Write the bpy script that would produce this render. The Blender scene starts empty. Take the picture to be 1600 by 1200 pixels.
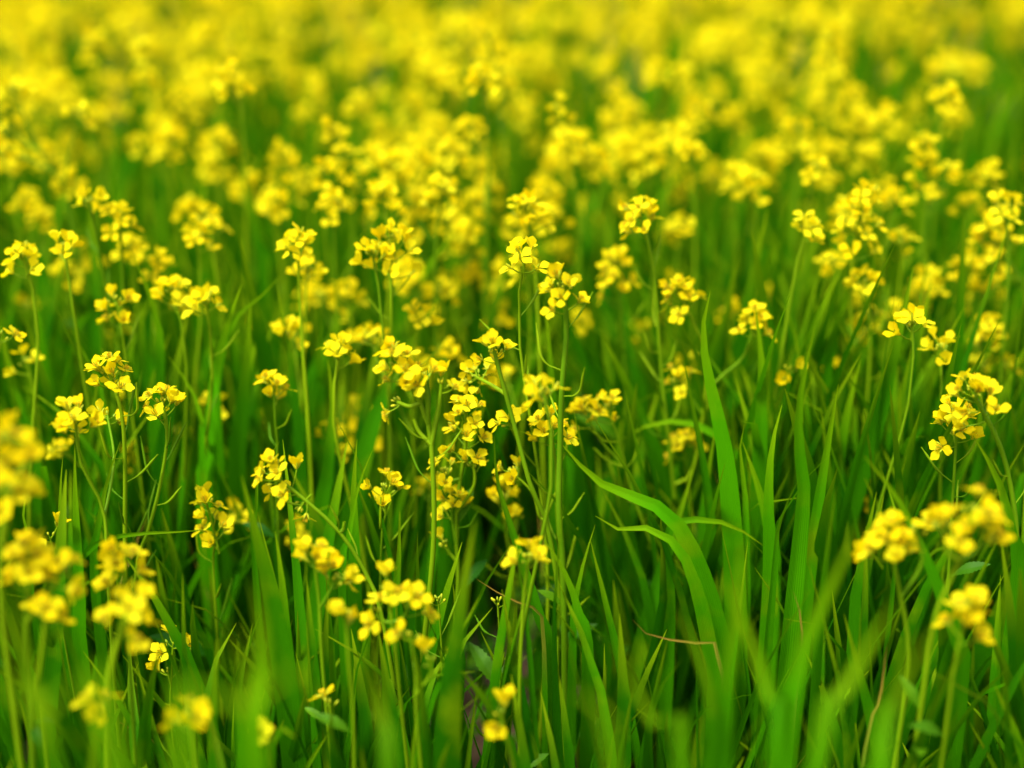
import bpy, math, random
import numpy as np
from mathutils import Vector, Matrix

# ------------------------------------------------------------------ camera, sky, sun, exposure
sc = bpy.context.scene
col = sc.collection
R = math.radians
CAM_H, PITCH, LENS, FOCUS, FSTOP = 1.05, 21.5, 50.0, 1.315, 1.5
cam_d = bpy.data.cameras.new('camera')
cam = bpy.data.objects.new('camera', cam_d)
col.objects.link(cam)
cam.location = (0, 0, CAM_H)
cam.rotation_euler = (R(90 - PITCH), 0, 0)
cam_d.lens = LENS
cam_d.sensor_width = 36
cam_d.clip_start = 0.02
cam_d.clip_end = 1500
cam_d.dof.use_dof = True
cam_d.dof.focus_distance = FOCUS
cam_d.dof.aperture_fstop = FSTOP
sc.camera = cam

SUN_EL, SUN_AZ = 62, 218           # azimuth the light comes from, clockwise from +Y (the view direction)
w = bpy.data.worlds.new('World'); sc.world = w; w.use_nodes = True
nt = w.node_tree; nt.nodes.clear()
out = nt.nodes.new('ShaderNodeOutputWorld'); bg = nt.nodes.new('ShaderNodeBackground')
sky = nt.nodes.new('ShaderNodeTexSky'); sky.sky_type = 'NISHITA'; sky.sun_disc = False
sky.sun_elevation = R(SUN_EL); sky.sun_rotation = R(SUN_AZ)
sky.air_density = 1.0; sky.dust_density = 4.0; sky.ozone_density = 0.5
hs = nt.nodes.new('ShaderNodeHueSaturation'); hs.inputs['Saturation'].default_value = 0.12   # thin overcast
nt.links.new(sky.outputs[0], hs.inputs['Color']); nt.links.new(hs.outputs[0], bg.inputs[0])
bg.inputs[1].default_value = 0.11
nt.links.new(bg.outputs[0], out.inputs[0])
sd = bpy.data.lights.new('sun', 'SUN'); sd.energy = 3.2; sd.angle = R(12); sd.color = (1.0, 0.94, 0.80)
sun = bpy.data.objects.new('sun', sd); col.objects.link(sun)
az = R(SUN_AZ); el = R(SUN_EL)
sdir = Vector((math.sin(az) * math.cos(el), math.cos(az) * math.cos(el), math.sin(el)))
sun.rotation_euler = sdir.to_track_quat('Z', 'Y').to_euler()
sc.view_settings.view_transform = 'Standard'; sc.view_settings.look = 'None'
sc.view_settings.exposure = 1.12; sc.view_settings.gamma = 1
sc.render.engine = 'CYCLES'
cy = sc.cycles
cy.max_bounces = 7; cy.diffuse_bounces = 3; cy.glossy_bounces = 2; cy.transmission_bounces = 3
cy.use_denoising = True
cy.sample_clamp_indirect = 6

rnd = random.Random(7)
rs = np.random.RandomState(11)

# ------------------------------------------------------------------ photo pixel (1600x1200) to world
F = 1600 * LENS / 36.0
sp, cp = math.sin(R(PITCH)), math.cos(R(PITCH))
def ray(x, y):
    u, v = (x - 800) / F, (y - 600) / F
    return np.array((u, cp - v * sp, -(sp + v * cp)))
def at_depth(x, y, D):
    return np.array((0, 0, CAM_H)) + ray(x, y) * D
def at_height(x, y, z):
    r = ray(x, y); return np.array((0, 0, CAM_H)) + r * ((CAM_H - z) / -r[2])
def at_plane(x, y, Y):
    r = ray(x, y); return np.array((0, 0, CAM_H)) + r * (Y / r[1])
def project(p):
    d = np.asarray(p, float) - np.array((0, 0, CAM_H))
    D = d[1] * cp - d[2] * sp
    return 800 + F * d[0] / D, 600 - F * (d[1] * sp + d[2] * cp) / D, D

# ------------------------------------------------------------------ materials
def new_mat(name):
    m = bpy.data.materials.new(name); m.use_nodes = True
    n = m.node_tree; n.nodes.clear()
    return m, n, n.nodes.new
def leafy(name, c_lo, c_hi, c_tr, trans=0.35, rough=0.5, spec=0.25, ribs=0, dry=False, noise=60, petal=False):
    m, n, N = new_mat(name); L = n.links.new
    o = N('ShaderNodeOutputMaterial'); mix = N('ShaderNodeMixShader'); pr = N('ShaderNodeBsdfPrincipled'); tr = N('ShaderNodeBsdfTranslucent')
    at = N('ShaderNodeAttribute'); at.attribute_name = 'pv'; sx = N('ShaderNodeSeparateXYZ'); L(at.outputs['Vector'], sx.inputs[0])
    cr = N('ShaderNodeMix'); cr.data_type = 'RGBA'
    cr.inputs[6].default_value = (*c_lo, 1); cr.inputs[7].default_value = (*c_hi, 1)
    tc = N('ShaderNodeTexCoord'); nz = N('ShaderNodeTexNoise'); nz.inputs['Scale'].default_value = noise; nz.inputs['Detail'].default_value = 3
    L(tc.outputs['Object'], nz.inputs['Vector'])
    ad = N('ShaderNodeMath'); ad.operation = 'MULTIPLY_ADD'; ad.inputs[1].default_value = 0.4; L(nz.outputs['Fac'], ad.inputs[0])
    sb = N('ShaderNodeMath'); sb.operation = 'MULTIPLY_ADD'; sb.inputs[1].default_value = 1.5; sb.inputs[2].default_value = -0.5
    L(sx.outputs['Z'], sb.inputs[0]); L(sb.outputs[0], ad.inputs[2]); ad.use_clamp = True
    L(ad.outputs[0], cr.inputs[0]); colour = cr.outputs[2]
    tmul = N('ShaderNodeMix'); tmul.data_type = 'RGBA'; tmul.blend_type = 'MULTIPLY'; tmul.inputs[0].default_value = 0.0
    if ribs:                                   # fine parallel veins
        mu = N('ShaderNodeMath'); mu.operation = 'MULTIPLY'; mu.inputs[1].default_value = ribs; L(sx.outputs['X'], mu.inputs[0])
        sn = N('ShaderNodeMath'); sn.operation = 'SINE'; L(mu.outputs[0], sn.inputs[0])
        ml = N('ShaderNodeMath'); ml.operation = 'MULTIPLY_ADD'; ml.inputs[1].default_value = 0.5; ml.inputs[2].default_value = 0.5; L(sn.outputs[0], ml.inputs[0])
        vm = N('ShaderNodeMix'); vm.data_type = 'RGBA'; vm.blend_type = 'MULTIPLY'; vm.inputs[7].default_value = (0.6, 0.7, 0.5, 1)
        sc_ = N('ShaderNodeMath'); sc_.operation = 'MULTIPLY'; sc_.inputs[1].default_value = 0.5; L(ml.outputs[0], sc_.inputs[0]); L(sc_.outputs[0], vm.inputs[0])
        L(colour, vm.inputs[6]); colour = vm.outputs[2]
        bp = N('ShaderNodeBump'); bp.inputs['Strength'].default_value = 0.35; bp.inputs['Distance'].default_value = 0.0006
        L(ml.outputs[0], bp.inputs['Height']); L(bp.outputs[0], pr.inputs['Normal'])
    if dry:
        yt = N('ShaderNodeMapRange'); yt.inputs[1].default_value = 0.80; yt.inputs[2].default_value = 1.0; yt.inputs[4].default_value = 0.75; L(sx.outputs['Y'], yt.inputs[0])
        n3 = N('ShaderNodeTexNoise'); n3.inputs['Scale'].default_value = 14; n3.inputs['Detail'].default_value = 5; L(tc.outputs['Object'], n3.inputs['Vector'])
        r3 = N('ShaderNodeMapRange'); r3.inputs[1].default_value = 0.56; r3.inputs[2].default_value = 0.74; r3.inputs[4].default_value = 0.5; L(n3.outputs['Fac'], r3.inputs[0])
        mx = N('ShaderNodeMath'); mx.operation = 'MAXIMUM'; L(yt.outputs[0], mx.inputs[0]); L(r3.outputs[0], mx.inputs[1])
        ym = N('ShaderNodeMix'); ym.data_type = 'RGBA'; ym.inputs[7].default_value = (0.24, 0.34, 0.002, 1)
        L(mx.outputs[0], ym.inputs[0]); L(colour, ym.inputs[6]); colour = ym.outputs[2]
    if dry:                                    # a few withered tips and blades
        gt = N('ShaderNodeMath'); gt.operation = 'GREATER_THAN'; gt.inputs[1].default_value = 0.93; L(sx.outputs['Z'], gt.inputs[0])
        mr = N('ShaderNodeMapRange'); mr.inputs[1].default_value = 0.62; mr.inputs[2].default_value = 0.92; L(sx.outputs['Y'], mr.inputs[0])
        m2 = N('ShaderNodeMath'); m2.operation = 'MULTIPLY'; L(gt.outputs[0], m2.inputs[0]); L(mr.outputs[0], m2.inputs[1])
        dm = N('ShaderNodeMix'); dm.data_type = 'RGBA'; dm.inputs[7].default_value = (0.34, 0.20, 0.03, 1)
        L(m2.outputs[0], dm.inputs[0]); L(colour, dm.inputs[6]); colour = dm.outputs[2]
    if petal:                                  # faint veins in the petals
        wv = N('ShaderNodeMath'); wv.operation = 'MULTIPLY'; wv.inputs[1].default_value = 22; L(sx.outputs['X'], wv.inputs[0])
        s2 = N('ShaderNodeMath'); s2.operation = 'SINE'; L(wv.outputs[0], s2.inputs[0])
        bp = N('ShaderNodeBump'); bp.inputs['Strength'].default_value = 0.25; bp.inputs['Distance'].default_value = 0.0004
        L(s2.outputs[0], bp.inputs['Height']); L(bp.outputs[0], pr.inputs['Normal'])
    L(colour, pr.inputs['Base Color'])
    pr.inputs['Roughness'].default_value = rough; pr.inputs['Specular IOR Level'].default_value = spec
    tx = N('ShaderNodeMix'); tx.data_type = 'RGBA'; tx.inputs[0].default_value = 0.6; tx.inputs[7].default_value = (*c_tr, 1)
    L(colour, tx.inputs[6]); L(tx.outputs[2], tr.inputs[0])
    mix.inputs[0].default_value = trans
    L(pr.outputs[0], mix.inputs[1]); L(tr.outputs[0], mix.inputs[2]); L(mix.outputs[0], o.inputs[0])
    return m
M_GRASS = leafy('grass_blade', (0.0006, 0.050, 0.0003), (0.060, 0.285, 0.0003), (0.095, 0.43, 0.0003), 0.36, 0.6, 0.03, ribs=30, dry=True, noise=9)
M_STEM = leafy('stem_green', (0.05, 0.18, 0.001), (0.24, 0.38, 0.002), (0.28, 0.45, 0.002), 0.18, 0.55, 0.12, noise=40)
M_LEAF = leafy('broad_leaf', (0.012, 0.085, 0.001), (0.07, 0.19, 0.001), (0.12, 0.34, 0.001), 0.25, 0.55, 0.12, noise=120)
M_PETAL = leafy('petal_yellow', (0.83, 0.62, 0.001), (0.88, 0.82, 0.012), (0.93, 0.82, 0.003), 0.52, 0.65, 0.05, noise=300, petal=True)
M_BUD = leafy('bud_green', (0.24, 0.36, 0.01), (0.55, 0.56, 0.012), (0.5, 0.55, 0.01), 0.22, 0.5, 0.2, noise=400)
M_ANTHER = leafy('anther_ochre', (0.55, 0.34, 0.005), (0.8, 0.55, 0.01), (0.7, 0.5, 0.01), 0.1, 0.7, 0.1, noise=400)
def soil_mat():
    m, n, N = new_mat('soil'); L = n.links.new
    o = N('ShaderNodeOutputMaterial'); pr = N('ShaderNodeBsdfPrincipled'); tc = N('ShaderNodeTexCoord')
    a = N('ShaderNodeTexNoise'); a.inputs['Scale'].default_value = 30; a.inputs['Detail'].default_value = 8; L(tc.outputs['Object'], a.inputs['Vector'])
    cr = N('ShaderNodeValToRGB'); e = cr.color_ramp.elements
    e[0].position = .35; e[0].color = (0.022, 0.013, 0.006, 1); e[1].position = .7; e[1].color = (0.11, 0.062, 0.03, 1)
    L(a.outputs['Fac'], cr.inputs[0]); L(cr.outputs[0], pr.inputs['Base Color']); pr.inputs['Roughness'].default_value = .95
    b = N('ShaderNodeBump'); b.inputs['Strength'].default_value = .8; b.inputs['Distance'].default_value = .01; L(a.outputs['Fac'], b.inputs['Height']); L(b.outputs[0], pr.inputs['Normal'])
    L(pr.outputs[0], o.inputs[0]); return m
M_SOIL = soil_mat()
MATS = [M_STEM, M_PETAL, M_BUD, M_ANTHER, M_LEAF, M_GRASS]
STEM, PETAL, BUD, ANTHER, LEAF, GRASS = range(6)

# ------------------------------------------------------------------ mesh pieces: (V, Q, pv, material per quad)
class MB:
    def __init__(s): s.V = []; s.Q = []; s.A = []; s.M = []; s.n = 0
    def add(s, V, Q, A, m):
        s.V.append(V); s.Q.append(Q + s.n); s.A.append(A)
        s.M.append(np.full(len(Q), m, np.int32) if np.isscalar(m) else m); s.n += len(V)
    def add_tpl(s, T, mat4=None, rand=None):
        V, Q, A, m = T
        if mat4 is not None: V = V @ mat4[:3, :3].T + mat4[:3, 3]
        if rand is not None: A = A.copy(); A[:, 2] = np.clip(A[:, 2] * .5 + rand * .5, 0, .92)
        s.add(V, Q, A, m)
    def tpl(s): return np.concatenate(s.V), np.concatenate(s.Q), np.concatenate(s.A), np.concatenate(s.M)
    def mesh(s, name):
        V, Q, A, m = s.tpl(); return make_mesh(name, V, Q, A, m)
def make_mesh(name, V, Q, A, m):
    me = bpy.data.meshes.new(name)
    me.vertices.add(len(V)); me.vertices.foreach_set('co', V.astype(np.float32).ravel())
    me.loops.add(Q.size); me.loops.foreach_set('vertex_index', Q.astype(np.int32).ravel())
    me.polygons.add(len(Q)); me.polygons.foreach_set('loop_start', np.arange(0, Q.size, 4, dtype=np.int32))
    me.polygons.foreach_set('loop_total', np.full(len(Q), 4, np.int32))
    used = np.unique(m); remap = np.zeros(16, np.int32)
    for k, u in enumerate(used): me.materials.append(MATS[u]); remap[u] = k
    me.polygons.foreach_set('material_index', remap[m].astype(np.int32))
    me.polygons.foreach_set('use_smooth', np.ones(len(Q), bool))
    at = me.attributes.new('pv', 'FLOAT_VECTOR', 'POINT'); at.data.foreach_set('vector', A.astype(np.float32).ravel())
    me.update(calc_edges=True)
    return me
def grid_quads(nu, nv, wrap=False):            # nu around or across, nv along
    Q = []
    for j in range(nv - 1):
        for i in range(nu if wrap else nu - 1):
            i2 = (i + 1) % nu
            Q.append((j * nu + i, j * nu + i2, (j + 1) * nu + i2, (j + 1) * nu + i))
    return np.array(Q, np.int64)
GQ = {}
def gq(nu, nv, wrap=False):
    k = (nu, nv, wrap)
    if k not in GQ: GQ[k] = grid_quads(nu, nv, wrap)
    return GQ[k]
def unit(v): v = np.asarray(v, float); return v / (np.linalg.norm(v) + 1e-12)
def frames(P):
    T = np.gradient(P, axis=0); T /= np.linalg.norm(T, axis=1)[:, None] + 1e-12
    ref = np.array((0, 1, 0.)) if abs(T[0][1]) < .9 else np.array((1, 0, 0.))
    n = unit(np.cross(T[0], ref)); Ns = []
    for t in T:
        n = unit(n - t * np.dot(n, t)); Ns.append(n)
    Ns = np.array(Ns); return T, Ns, np.cross(T, Ns)
def tube(mb, P, rad, mat=STEM, sides=6, rand=.5):
    P = np.asarray(P, float); n = len(P)
    rad = np.asarray(rad, float) * np.ones(n)
    T, A, B = frames(P); th = np.arange(sides) * 2 * np.pi / sides
    V = (P[:, None] + rad[:, None, None] * (np.cos(th)[None, :, None] * A[:, None] + np.sin(th)[None, :, None] * B[:, None])).reshape(-1, 3)
    a = np.empty((len(V), 3)); a[:, 0] = np.tile(np.arange(sides) / sides, n); a[:, 1] = np.repeat(np.linspace(0, 1, n), sides); a[:, 2] = rand
    mb.add(V, gq(sides, n, True), a, mat)
def smooth_path(pts, n):                       # Catmull-Rom through the points
    pts = np.asarray(pts, float)
    if len(pts) == 2: return pts[0] + (pts[1] - pts[0]) * np.linspace(0, 1, n)[:, None]
    d = np.r_[0, np.cumsum(np.linalg.norm(np.diff(pts, axis=0), axis=1))]
    q = np.vstack([2 * pts[0] - pts[1], pts, 2 * pts[-1] - pts[-2]])
    res = []
    for s in np.linspace(0, d[-1], n):
        i = min(np.searchsorted(d, s, 'right') - 1, len(pts) - 2); t = (s - d[i]) / (d[i + 1] - d[i] + 1e-12)
        a, b, c, e = q[i], q[i + 1], q[i + 2], q[i + 3]
        res.append(.5 * (2 * b + (c - a) * t + (2 * a - 5 * b + 4 * c - e) * t * t + (3 * b - a - 3 * c + e) * t ** 3))
    return np.array(res)
def rot_to(axis, spin=0.0):                    # 3x3 taking +Z to axis
    q = Vector((0, 0, 1)).rotation_difference(Vector(unit(axis)))
    return np.array((q.to_matrix() @ Matrix.Rotation(spin, 3, 'Z')))
def m4(loc, rot=None, s=1.0):
    m = np.eye(4); m[:3, :3] = (np.eye(3) if rot is None else rot) * s; m[:3, 3] = loc; return m

# ------------------------------------------------------------------ petals, flowers, buds, pods
def petal(mb, spin, open_deg, L=.0112, W=.0078, nu=5, nv=7, r=rnd, rand=.5):
    s = np.linspace(0, 1, nv) ** .85; t = np.linspace(-1, 1, nu)
    a0, a1 = R(8), R(open_deg)
    k = np.clip((s - .10) / .34, 0, 1); k = k * k * (3 - 2 * k); ang = a0 + (a1 - a0) * k + R(r.uniform(-4, 14)) * s ** 3
    ds = L * np.diff(s); rr = np.r_[0, np.cumsum(np.sin(ang[1:]) * ds)] + .0008; zz = np.r_[0, np.cumsum(np.cos(ang[1:]) * ds)]
    wd = np.interp(s, [0, .2, .38, .55, .75, .9, .96, 1], [.12, .16, .5, .86, 1.0, .84, .68, .5]) * W / 2
    cup = r.uniform(-.25, .3); ph = r.uniform(0, 6.28); tw = r.uniform(-.22, .22); bend = r.uniform(-.0012, .0012)
    V = []
    for j in range(nv):
        for i in range(nu):
            x = wd[j] * t[i]; back = (t[i] ** 2) * s[j] ** 3 * .13 * L - (.03 * L * s[j] ** 4 * (1 - abs(abs(t[i]) - .5) * 2))
            rad = rr[j] - back * math.sin(ang[j]); z = zz[j] - back * math.cos(ang[j]) * .9
            n = cup * wd[j] * t[i] ** 2 + tw * x * s[j] + math.sin(ph + t[i] * 3.2 + s[j] * 3) * .00035 * s[j]
            V.append((rad - n * math.cos(ang[j]), x + bend * s[j] ** 2, z + n * math.sin(ang[j])))
    V = np.array(V); c, q = math.cos(spin), math.sin(spin)
    V = V @ np.array(((c, q, 0), (-q, c, 0), (0, 0, 1)))
    A = np.empty((len(V), 3)); A[:, 0] = np.tile(t, nv); A[:, 1] = np.repeat(s, nu); A[:, 2] = rand
    mb.add(V, gq(nu, nv), A, PETAL)
def flower_tpl(seed, open_deg, lod=0, wilt=False):
    r = random.Random(seed); mb = MB()
    nu, nv = ((7, 9), (3, 6), (3, 4))[lod]
    for k in range(4):
        if wilt and k in wilt: continue
        petal(mb, k * math.pi / 2 + r.uniform(-.26, .26) + (.1 if k % 2 else -.1), open_deg + r.uniform(-22, 18), L=.0130 * r.uniform(.88, 1.08),
              W=.0092 * r.uniform(.88, 1.1), nu=nu, nv=nv, r=r, rand=r.uniform(.2, .9))
    if lod == 0:
        for k in range(4):
            a = k * math.pi / 2 + math.pi / 4 + r.uniform(-.1, .1); d = np.array((math.cos(a), math.sin(a), 0)); sp_ = r.uniform(.5, 1.1)
            P = [d * .0006, d * (.0006 + .0016 * sp_) + (0, 0, .002), d * (.0006 + .0032 * sp_) + (0, 0, .0038), d * (.0006 + .0045 * sp_) + (0, 0, .0052)]
            tube(mb, P, [.0005, .0009, .0008, .0002], BUD, 4, .6)
        for k in range(6):
            a = k * math.pi / 3 + .2; d = np.array((math.cos(a), math.sin(a), 0))
            tube(mb, [d * .0006, d * .0012 + (0, 0, .0045), d * .0018 + (0, 0, .0058), d * .002 + (0, 0, .0075)], [.00018, .00018, .00055, .0003], ANTHER, 4, .6)
        tube(mb, [(0, 0, 0), (0, 0, .003), (0, 0, .0072), (0, 0, .0078)], [.0006, .0006, .0004, .0005], BUD, 4, .3)
    elif lod == 1:
        tube(mb, [(0, 0, -.0005), (0, 0, .003), (0, 0, .0065)], [.0009, .0014, .0009], BUD, 4, .6)
    return mb.tpl()
OPEN = [24, 36, 46, 56, 64, 72, 42, 82, 18, 52]
WILT = {4: (2,), 8: (1, 2), 6: (0,)}
FL = [[flower_tpl(100 + k, OPEN[k], lod, WILT.get(k)) for k in range(10)] for lod in range(3)]
def bud(mb, base, axis, L=.0045, w=.0011, mat=BUD, rand=.5, sides=5):
    base = np.asarray(base); a = unit(axis)
    tube(mb, [base, base + a * L * .25, base + a * L * .6, base + a * L * .9, base + a * L], [w * .5, w, w * 1.05, w * .6, w * .1], mat, sides, rand)
def pod_tpl(seed, L=.028, rad=.0011):
    r = random.Random(seed); mb = MB(); a = R(r.uniform(48, 72)); ped = r.uniform(.009, .014)
    e = np.array((math.sin(a), 0, math.cos(a))) * ped; b = R(r.uniform(10, 42)); d = np.array((math.sin(b), r.uniform(-.15, .15), math.cos(b)))
    mid = e + unit(np.array((math.sin((a + b) / 2), 0, math.cos((a + b) / 2)))) * L * .3
    P = smooth_path([(0, 0, 0), e * .6, e, mid, mid + d * L * .5, mid + d * L * .66, mid + d * L * .86], 14)
    rr = np.interp(np.linspace(0, 1, 14), [0, .28, .36, .5, .82, .9, .97, 1], [.0005, .0005, rad, rad * 1.05, rad, .0005, .0004, .0006])
    tube(mb, P, rr, STEM, 6, r.uniform(.3, .9)); return mb.tpl()
PODS = [pod_tpl(s, L) for s, L in ((1, .026), (2, .031), (3, .022), (4, .034), (5, .028), (6, .018))]

def head_layout(r, n, size=1.0, tall=0.0, nb=None):
    """flowers of one raceme in its own space (top of the axis at the origin): list of (base on axis, foot of flower, direction)"""
    res = []; ax = (.016 + .0011 * n) * size + tall; g0 = r.uniform(0, 6.28)
    for i in range(n):
        f = (i + .5) / n                                    # 0 oldest, lowest
        h = -ax * (1 - f) ** (1.0 if tall else 1.25) + r.uniform(-.002, .002)
        a = g0 + i * 2.39996 + r.uniform(-.35, .35)
        tilt = R(80 - 44 * f + r.uniform(-12, 12)); pl = (.0165 - .0070 * f) * size * r.uniform(.85, 1.15)
        d = np.array((math.cos(a) * math.sin(tilt), math.sin(a) * math.sin(tilt), math.cos(tilt)))
        foot = np.array((0, 0, h)) + d * pl + (0, 0, pl * .18)
        fd = unit(d + np.array((r.uniform(-.3, .3), r.uniform(-.3, .3), r.uniform(.25, 1.25))))
        res.append((np.array((0, 0, h)), foot, fd))
    return res, ax
def head_axis_mesh(mb, r, lay, ax, nb, size=1.0, lod=0):
    """pedicels and the knot of unopened buds"""
    sd_ = (5, 4, 3)[lod]
    for b, f, d in lay:
        mid = (b + f) / 2 + np.array((0, 0, -.0012))
        tube(mb, [b, mid, f] if lod else smooth_path([b, mid, f], 4), .00055 if lod == 0 else .0007, BUD if lod == 2 else STEM, sd_, r.uniform(.5, .9))
    tube(mb, [(0, 0, -ax), (0, 0, -ax * .5), (0, 0, 0)], [.0011, .001, .0007], STEM, sd_ + 1, .6)
    for i in range(nb):
        f = (i + .5) / nb; a = i * 2.39996; tilt = R(62 * (1 - f) + 4); pl = (.008 - .005 * f) * size
        d = np.array((math.cos(a) * math.sin(tilt), math.sin(a) * math.sin(tilt), math.cos(tilt)))
        b0 = np.array((0, 0, -.006 * (1 - f))); b1 = b0 + d * pl
        if lod < 2: tube(mb, [b0, b1], .0004, STEM, 3, .7)
        bl = (.0052 - .0022 * f) * r.uniform(.85, 1.15)
        bud(mb, b1, unit(d + (0, 0, .5)), bl, .0013 - .0004 * f, BUD, r.uniform(.1, .95), sides=5 if lod == 0 else 4)
def merged_head(seed, n, lod, size=1.0, tall=0.0, nb=7, fs=1.08):
    r = random.Random(seed); lay, ax = head_layout(r, n, size, tall); mb = MB()
    head_axis_mesh(mb, r, lay, ax, nb, size, lod)
    for b, f, d in lay:
        mb.add_tpl(FL[lod][r.randrange(10)], m4(f, rot_to(d, r.uniform(0, 6.28)), r.uniform(.92, 1.12) * fs), rand=r.random())
    return mb.tpl()

# ------------------------------------------------------------------ blades and leaves
def blade(mb, P, width, rand=.5, nrm=None, fold=.28, nu=5, twist=0.0, mat=GRASS, tipk=1.0):
    """P from base to tip; strip with a shallow V section and a slow twist"""
    P = np.asarray(P, float); n = len(P); T = np.gradient(P, axis=0); T /= np.linalg.norm(T, axis=1)[:, None] + 1e-12
    s = np.linspace(0, 1, n); prof = np.interp(s, [0, .15, .45, .7, .88, 1], [.62, .86, 1, .78, .38, .02])
    nrm = unit(nrm if nrm is not None else (0, -1, .2)); V = []; t = np.linspace(-1, 1, nu)
    for j in range(n):
        side = unit(np.cross(T[j], nrm)); up = np.cross(side, T[j]); a = twist * s[j]
        sd_, u2 = side * math.cos(a) + up * math.sin(a), up * math.cos(a) - side * math.sin(a)
        h = width / 2 * prof[j]
        V.append(P[j] + t[:, None] * h * sd_ + (np.abs(t)[:, None] * fold * h) * u2)
    V = np.concatenate(V); A = np.empty((len(V), 3)); A[:, 0] = np.tile(t, n); A[:, 1] = np.repeat(s, nu); A[:, 2] = rand
    mb.add(V, gq(nu, n), A, mat)
def broad_leaf(mb, base, tip, width, droop=.15, rand=.5, teeth=True, nu=7, nv=23, r=rnd, nrm=(0, -.5, 1)):
    base, tip = np.asarray(base, float), np.asarray(tip, float); L = np.linalg.norm(tip - base); d = (tip - base) / L
    side = unit(np.cross(d, nrm)); up = np.cross(side, d); s = np.linspace(0, 1, nv); t = np.linspace(-1, 1, nu); V = []
    prof = np.interp(s, [0, .12, .3, .55, .8, .94, 1], [.07, .12, .62, 1, .7, .3, .02]); ph = r.uniform(0, 6)
    for j in range(nv):
        wj = width / 2 * prof[j]; tooth = 1 + (.24 if (teeth and j % 2 and 2 < j < nv - 2) else 0)
        c = base + d * L * s[j] + up * L * droop * math.sin(math.pi * s[j]) * 1.0
        for i in range(nu):
            x = t[i] * wj * (tooth if abs(t[i]) > .9 else 1)
            V.append(c + side * x + up * (abs(t[i]) * wj * .3 + math.sin(ph + s[j] * 9 + t[i] * 2) * .05 * wj) + d * (-.0 + abs(t[i]) * -.08 * wj))
    V = np.array(V); A = np.empty((len(V), 3)); A[:, 0] = np.tile(t, nv); A[:, 1] = np.repeat(s, nu); A[:, 2] = rand
    mb.add(V, gq(nu, nv), A, LEAF)

# ------------------------------------------------------------------ object helpers
def link(name, me, parent=None, mat=None):
    o = bpy.data.objects.new(name, me); col.objects.link(o)
    if parent is not None: o.parent = parent
    if mat is not None: o.matrix_local = Matrix(mat.tolist())
    return o
def tag(o, label=None, cat=None, group=None, kind=None):
    if label: o['label'] = label
    if cat: o['category'] = cat
    if group: o['group'] = group
    if kind: o['kind'] = kind
    return o
def root(name, loc):
    o = bpy.data.objects.new(name, None); col.objects.link(o); o.location = tuple(loc); o.empty_display_size = .02; return o

# ------------------------------------------------------------------ the setting: soil
def ground():
    def ax(lo, hi):
        fine = np.arange(lo, hi, .035); far = np.array([.3, 1, 2.5, 6, 15, 40, 120, 400])
        return np.r_[(lo - far)[::-1], fine, hi + far]
    xs, ys = ax(-1.8, 1.8), ax(-.2, 4.2); X, Y = np.meshgrid(xs, ys); Z = np.zeros_like(X)
    for k in range(26):
        a, f = rs.uniform(0, 6.28), rs.uniform(6, 60); Z += np.sin(X * math.cos(a) * f + Y * math.sin(a) * f + rs.uniform(0, 6)) * .05 / f
    Z = np.clip(Z, -.02, .02) * (np.abs(X) < 2.2) * (Y < 4.6)
    V = np.stack([X, Y, Z], -1).reshape(-1, 3); n = len(xs); Q = grid_quads(n, len(ys))
    me = make_mesh('ground', V, Q, np.zeros_like(V), np.zeros(len(Q), np.int32)); me.materials.clear(); me.materials.append(M_SOIL)
    tag(link('ground', me), 'dark brown soil showing between the stems of the field', None, kind='structure')
ground()

# ------------------------------------------------------------------ mustard plants
FLOWER_ME = [make_mesh('flower', *T) for T in FL[0]]
POD_ME = [make_mesh('seed_pod', *T) for T in PODS]
G_PLANT = 'flowering mustard plants in the field'

def stem_mesh(P, r0, r1, rand, off, sides=7):
    mb = MB(); n = len(P); tube(mb, P - off, np.linspace(r0, r1, n), STEM, sides, rand); return mb
def put_head(rt, off, pos, axis, n, r, detail, size=1.0, tall=0.0, nb=9, petal_lod=1, name='flower_head', fs=1.08):
    Rm = rot_to(axis, r.uniform(0, 6.28))
    if detail:
        lay, ax = head_layout(r, n, size, tall); mb = MB(); head_axis_mesh(mb, r, lay, ax, nb, size, 0)
        h = link(name, mb.mesh(name), rt, m4(pos - off, Rm))
        for b, f, d in lay:
            link('flower', FLOWER_ME[r.randrange(10)], h, m4(f, rot_to(d, r.uniform(0, 6.28)), r.uniform(.88, 1.2)))
    else:
        T = merged_head(r.randrange(10 ** 6), n, petal_lod, size, tall, nb, fs); h = link(name, make_mesh(name, *T), rt, m4(pos - off, Rm))
    return h
def add_pods(rt, off, P, r, lo, hi, step, n_max=12):
    d = np.r_[0, np.cumsum(np.linalg.norm(np.diff(P, axis=0), axis=1))]; s = lo; k = 0; a = r.uniform(0, 6.28)
    while s < min(hi, d[-1]) and k < n_max:
        p = np.array([np.interp(s, d, P[:, i]) for i in range(3)]); i = min(np.searchsorted(d, s), len(P) - 1); t = unit(P[max(i - 1, 0)] - P[i])
        Rm = rot_to(t, a); link('seed_pod', POD_ME[r.randrange(6)], rt, m4(p - off, Rm, r.uniform(.85, 1.15)))
        s += step * r.uniform(.7, 1.4); a += 2.4 + r.uniform(-.5, .5); k += 1

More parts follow.
